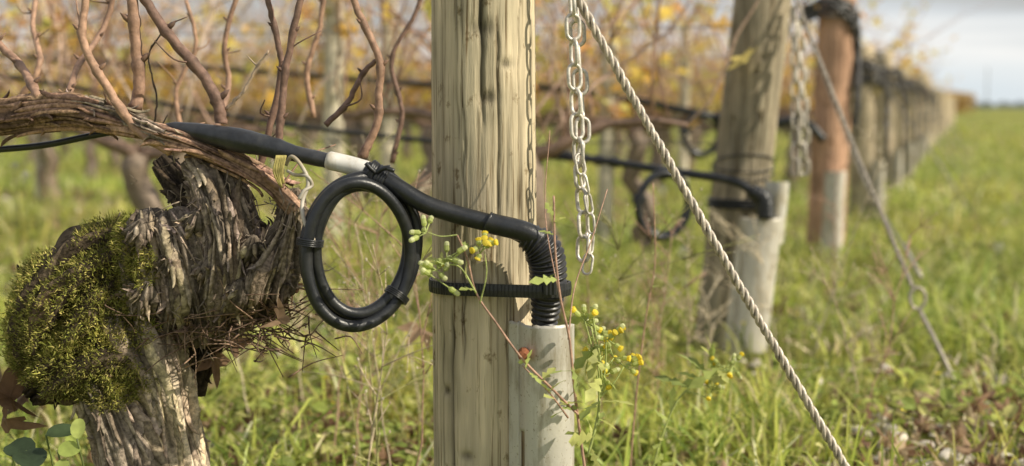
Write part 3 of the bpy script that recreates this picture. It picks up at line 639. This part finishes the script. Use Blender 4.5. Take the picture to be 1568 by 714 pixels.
x,y=field(14000,1.6,7); kk=(fbm(x*2,y*2,4,2)>.47)&(~isbare(x,y)); x,y=x[kk],y[kk]; n=len(x)
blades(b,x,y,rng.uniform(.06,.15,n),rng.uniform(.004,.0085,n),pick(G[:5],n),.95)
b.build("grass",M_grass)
b=B(); a=np.linspace(0,2*np.pi,9,endpoint=False); tv=np.vstack([[0,0,.0],np.stack([.5*np.cos(a)*.75,.5*np.sin(a),.1*np.cos(2*a)+.05],1)]); tf=np.array([(0,1+k,1+(k+1)%9) for k in range(9)])
x,y=field(42000,1.3,18); kk=(fbm(x*1.6+9,y*1.6,1,3)>.44)&(~(isbare(x,y)&(rng.uniform(0,1,len(x))<.5))); x,y=x[kk],y[kk]; n=len(x)
loc=np.stack([x,y,ground_z(x,y)+rng.uniform(.008,.06,n)],1)
scatter(b,tv,tf,loc,randrot(n,.5),rng.uniform(.008,.028,n)*(1+y/14),pick([(.36,.43,.10),(.46,.50,.13),(.25,.31,.07),(.58,.56,.2)],n)); b.build("clover",M_leaf,False)
# tiny yellow hawkbit flowers
b=B(); x,y=field(260,2.0,14); n=len(x); loc=np.stack([x,y,ground_z(x,y)+rng.uniform(.05,.10,n)],1); scatter(b,tv,tf,loc,randrot(n,.5),rng.uniform(.008,.014,n)*(1+y/12),pick([(.88,.72,.10),(.85,.8,.35)],n)); b.build("small_yellow_flowers",M_leaf,False)
b=B(); x,y=field(9000,1.4,16); n=len(x); kk=(fbm(x*1.7+2,y*1.7,11,2)+.15*rng.uniform(0,1,n)+.11*isbare(x,y))>.60; x,y=x[kk],y[kk]; n=len(x)
loc=np.stack([x,y,ground_z(x,y)+rng.uniform(.005,.035,n)],1)
scatter(b,*LC,loc,randrot(n,.6),rng.uniform(.015,.05,n),pick(BRN+[(.5,.38,.23),(.56,.44,.28)],n)); b.build("fallen_leaves",M_leaf,False)
b=B(); x,y=field(12000,1.5,9); n=len(x); loc=np.stack([x,y,ground_z(x,y)+.008],1)
tv2=np.array([[-.5,-.03,0],[.5,-.02,.02],[.45,.05,.05],[-.4,.04,.04]]); scatter(b,tv2,np.array([[0,1,2,3]]),loc,randrot(n,.35),rng.uniform(.02,.07,n),pick([(.56,.48,.31),(.40,.31,.19),(.66,.58,.40),(.24,.17,.10)],n),quads=True); b.build("straw_litter",M_cane,False)
bmx=bmesh.new(); bmesh.ops.create_icosphere(bmx,subdivisions=2,radius=.5); bmx.verts.ensure_lookup_table(); sv=np.array([v.co[:] for v in bmx.verts]); sf=np.array([[v.index for v in f.verts] for f in bmx.faces]); bmx.free()
sv=sv*(.75+.5*fbm(sv[:,0]*3+9,sv[:,1]*3,sv[:,2]*3))[:,None]*[1,.8,.55]
b=B(); x,y=field(5000,1.6,9); kk=isbare(x,y)|(rng.uniform(0,1,len(x))<.08); x,y=x[kk],y[kk]; n=len(x)
loc=np.stack([x,y,ground_z(x,y)+.005],1); scatter(b,sv,sf,loc,randrot(n,.3),rng.gamma(2,.008,n)+.005,pick([(.62,.56,.46),(.70,.64,.54),(.50,.43,.34)],n)); b.build("pebbles",M_stone,True)
# ------------------------------------------------------------------ weeds
def weed(b,base,h,col,lean=(0,0),br=8,r0=.0014,spread=.35):
    base=np.array(base,float); n=10; t=np.linspace(0,1,n)[:,None]
    p=base+t*np.array([lean[0],lean[1],1.0])*h+np.cumsum(rng.normal(0,.004,(n,3)),0)*[1,1,0]
    tube(b,p,np.linspace(r0,r0*.4,n),5,col); tips=[p[-1]]
    for _ in range(br):
        k=rng.integers(3,n); L=h*rng.uniform(.12,.4); dr=np.array([rng.normal(0,spread*1.6),rng.normal(0,spread),rng.uniform(.35,1)])
        q=cat([p[k],p[k]+dr*L*.45,p[k]+dr*L*np.array([1,1,.9])+rng.normal(0,.004,3)],3); tube(b,q,np.linspace(r0*.6,r0*.3,len(q)),4,col); tips.append(q[-1])
        for __ in range(3):
            d2=dr+rng.normal(0,.5,3); q2=np.array([q[len(q)//2],q[len(q)//2]+d2*L*.2,q[len(q)//2]+d2*L*.35]); tube(b,q2,[r0*.4,r0*.3,r0*.2],4,col); tips.append(q2[-1])
    return np.array(tips)
def groundpt(u,d):
    r=ray(u,165); x=r[0]/r[1]*d; return np.array([x,d,float(ground_z(x,d))])
bd=B(); btip=B(); BUD=np.array([[0,0,-.5],[.3,0,0],[0,.3,0],[-.3,0,0],[0,-.3,0],[0,0,.5]]); BF=np.array([[0,2,1],[0,3,2],[0,4,3],[0,1,4],[5,1,2],[5,2,3],[5,3,4],[5,4,1]])
spots=[(560,1.9,.42),(600,1.85,.40),(530,2.0,.4),(630,1.8,.38),(575,2.2,.45),(610,2.1,.43),(500,2.1,.36),(650,2.3,.4),(545,1.75,.36),(585,1.7,.34),(380,2.3,.3),(460,2.4,.35),(985,2.0,.40),(1010,2.3,.35),(1240,2.9,.45),(1330,2.35,.32),(1325,2.4,.3),(930,2.2,.34),(1060,2.5,.3),(1280,4.0,.4),(1200,3.0,.32),(1420,4,.3)]
for (u,d,h) in spots+[(rng.uniform(0,1568),rng.uniform(2.2,8),rng.uniform(.10,.26)) for _ in range(45)]:
    col=pick([(.64,.52,.36),(.70,.59,.42),(.48,.30,.22),(.46,.44,.18)],1)[0]
    tp=weed(bd,groundpt(u,d),h,col,(rng.normal(0,.15),rng.normal(0,.1)),br=rng.integers(6,14),r0=.0013*(1+.1*d))
    m=len(tp); scatter(btip,BUD,BF,tp,randrot(m),rng.uniform(.003,.007,m),pick([(.66,.57,.42),(.55,.45,.3),(.74,.68,.54)],m))
dw=bd.build("dry_weeds",M_cane); btip.build("seed_heads",M_leaf,False,dw)
b=B(); bs=B()
for (u,v_,d) in [(38,270,3.3),(22,256,3.6),(68,222,4.0),(1015,292,3.6),(1046,386,3.4),(1108,452,3.5),(1338,300,4.2),(1530,380,3.6)]:
    c=W(u,v_,d); n=90; dr=rng.normal(0,1,(n,3)); dr/=np.linalg.norm(dr,axis=1)[:,None]
    for k in range(n):
        s1=np.cross(dr[k],[.3,.5,.8]); s1/=np.linalg.norm(s1); p0=c+dr[k]*.011; b.add([p0-s1*.002,p0+s1*.002,p0+dr[k]*.003+np.cross(s1,dr[k])*.002],None,[[0,1,2]],c=(.6,.58,.52))
    zg=float(ground_z(c[0],c[1])); tube(bs,cat([c,[c[0]+.01,c[1],(c[2]+zg)/2],[c[0]+.015,c[1],zg]],4),.0012,5,(.2,.22,.08))
o1=bs.build("dandelion_clocks",M_grass); b.build("seed_puffs",M_leaf,False,o1)
bs=B(); bl=B(); GR=(.42,.48,.16); PK=(.46,.28,.20)
def stem(lst,r,col,n=8): p=cat(WS(lst),n); tube(bs,p,np.linspace(r,r*.6,len(p)),7,col); return p
def head(u,v,d,n=6,s=.011,spread=.010,yellow=.5):
    c=W(u,v,d)
    for _ in range(n):
        dr=rng.normal(0,1,3)*[1,.6,.8]+[0,0,.3]; dr/=np.linalg.norm(dr); b0=c+dr*spread*rng.uniform(.3,1.2); L=s*rng.uniform(.75,1.15)
        tube(bs,[c,b0],.0006,5,GR); yel=rng.uniform()<yellow; yc=(.90,.74,.08) if yel else (.78,.80,.46)
        pp=np.array([b0,b0+dr*L*.2,b0+dr*L*.6,b0+dr*L*.64,b0+dr*L*.9,b0+dr*L])
        tube(bl,pp,[.0010,.0028,.0024,.0027,.0034 if yel else .0023,.0012],8,np.array([(.56,.62,.22)]*3+[yc]*3),ref=(.3,.9,.2))
TL=np.array([[0,0,0],[.12,.2,.02],[.05,.25,.02],[.2,.45,.05],[.06,.5,.05],[.16,.72,.05],[0,1,0],[-.16,.72,.05],[-.06,.5,.05],[-.2,.45,.05],[-.05,.25,.02],[-.12,.2,.02]]); TLf=np.array([[0,1,2],[0,2,10],[0,10,11],[2,3,4],[2,4,8],[2,8,10],[10,8,9],[4,5,6],[4,6,8],[8,6,7]])
def sleaves(p,n,s=.03):
    k=rng.integers(2,len(p)-1,n); scatter(bl,TL,TLf,p[k],randrot(n,.9),rng.uniform(.5,1.1,n)*s,pick([(.46,.53,.16),(.58,.60,.2),(.36,.43,.13)],n))
s_=stem([(905,780,1.35),(893,700,1.35),(880,600,1.345),(872,520,1.34),(858,455,1.335),(850,380,1.335),(848,300,1.34)],.0016,PK); sleaves(s_,9)
s_=stem([(890,640,1.345),(850,600,1.335),(800,550,1.33),(760,495,1.33),(730,450,1.33),(715,395,1.33),(700,360,1.33)],.0013,PK); sleaves(s_,5,.022)
s_=stem([(730,450,1.33),(705,410,1.325),(680,405,1.325),(668,400,1.325)],.0009,GR); sleaves(s_,3,.02)
s_=stem([(735,465,1.33),(745,420,1.325),(742,385,1.325)],.0008,GR)
s_=stem([(700,360,1.33),(675,362,1.33),(655,356,1.33)],.0007,GR)
head(668,414,1.325,7,yellow=.1); head(652,357,1.33,5,yellow=0); head(684,396,1.325,5,yellow=.1); head(672,430,1.325,4,yellow=.2); head(742,376,1.325,6,s=.008,yellow=.9); head(735,388,1.325,3,s=.008,yellow=.9)
for (tx,ty) in ((905,500),(928,515),(955,562),(925,572),(895,490)):
    stem([(918,610,1.36),((918+tx)/2+4,(610+ty)/2,1.36),(tx,ty,1.36)],.001,GR,5)
s_=stem([(900,700,1.36),(915,640,1.36),(918,600,1.36),(920,560,1.36),(905,470,1.36)],.0015,GR); sleaves(s_,20,.042)
for (u,v,y_) in [(908,510,.4),(930,520,.7),(940,548,.8),(918,552,.4),(957,562,.9),(925,576,.5),(895,492,.2)]: head(u,v,1.36+rng.uniform(-.01,.02),6,yellow=y_)
s_=stem([(990,760,1.7),(1010,680,1.7),(1040,610,1.7),(1085,575,1.7),(1110,560,1.7)],.0015,GR); sleaves(s_,30,.045)
for (u,v) in [(1110,565),(1090,598),(1122,560)]: head(u,v,1.7,5,yellow=.5)
s_=stem([(870,640,1.34),(840,600,1.33),(800,560,1.33)],.001,PK); sleaves(s_,9,.028)
s_=stem([(870,520,1.34),(880,440,1.36),(905,370,1.38),(930,290,1.4)],.0008,PK)
s_=stem([(860,470,1.36),(835,330,1.40),(842,200,1.42)],.0007,PK)
s_=stem([(960,780,1.8),(975,600,1.8),(990,480,1.8),(1003,400,1.8),(1000,280,1.8)],.0012,PK); sleaves(s_,5,.02)
o=bs.build("groundsel_plant",M_cane); bl.build("flower_heads_and_leaves",M_leaf,False,o)
bs=B(); bl=B()
a=np.linspace(0,2*np.pi,12,endpoint=False); OV=np.vstack([[0,.5,.0],np.stack([.36*np.cos(a),.5+.5*np.sin(a),.12*np.abs(np.cos(a))],1)]); OF=np.array([(0,1+k,1+(k+1)%12) for k in range(12)])
for (u,v,d,s,c,tl) in [(88,690,1.33,.022,(.48,.58,.15),.9),(118,672,1.33,.020,(.56,.64,.18),1.1),(104,705,1.33,.018,(.46,.54,.15),.8),(40,690,1.36,.045,(.06,.09,.05),.3),(15,680,1.38,.04,(.06,.09,.045),.4),(70,665,1.4,.03,(.08,.12,.055),.5)]:
    c0_=W(u,v,d); R_=randrot(1,.1); scatter(bl,OV,OF,c0_[None],np.array([[[1,0,0],[0,math.cos(tl),-math.sin(tl)],[0,math.sin(tl),math.cos(tl)]]])@R_,np.array([s]),np.array([c]))
    tube(bs,cat([c0_,c0_+[.005,.01,-.06],[c0_[0],c0_[1]+.02,0]],4),.001,5,(.2,.25,.08))
o=bs.build("broadleaf_weed",M_grass); bl.build("leaves",M_leaf,True,o)
# ------------------------------------------------------------------ far distance
b=B()
def clump(cx,cy,w_,dp,h0,n,cols,s):
    x=cx+rng.uniform(-1,1,n)*w_; y=cy+rng.uniform(-1,1,n)*dp; top=h0*(.45+.8*fbm(x*.25,y*.25,3)); z=rng.uniform(0,1,n)**.7*top
    scatter(b,*LT,np.stack([x,y,z],1),randrot(n),rng.uniform(.6,1.3,n)*s,pick(cols,n))
clump(35.5,120,2.6,3,1.7,2500,[(.6,.42,.18),(.68,.5,.2),(.46,.32,.15)],.35)
b.build("autumn_vineyard",M_leaf,False)
b=B()
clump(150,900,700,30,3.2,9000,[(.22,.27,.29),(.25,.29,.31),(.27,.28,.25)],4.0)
b.build("distant_treeline",M_leaf,False)
b=B(); q_=(1508-784)/F*150; tube(b,[[q_,150,0],[q_,150,4.8]],.06,6,(.35,.35,.35)); b.build("utility_pole",M_stone)
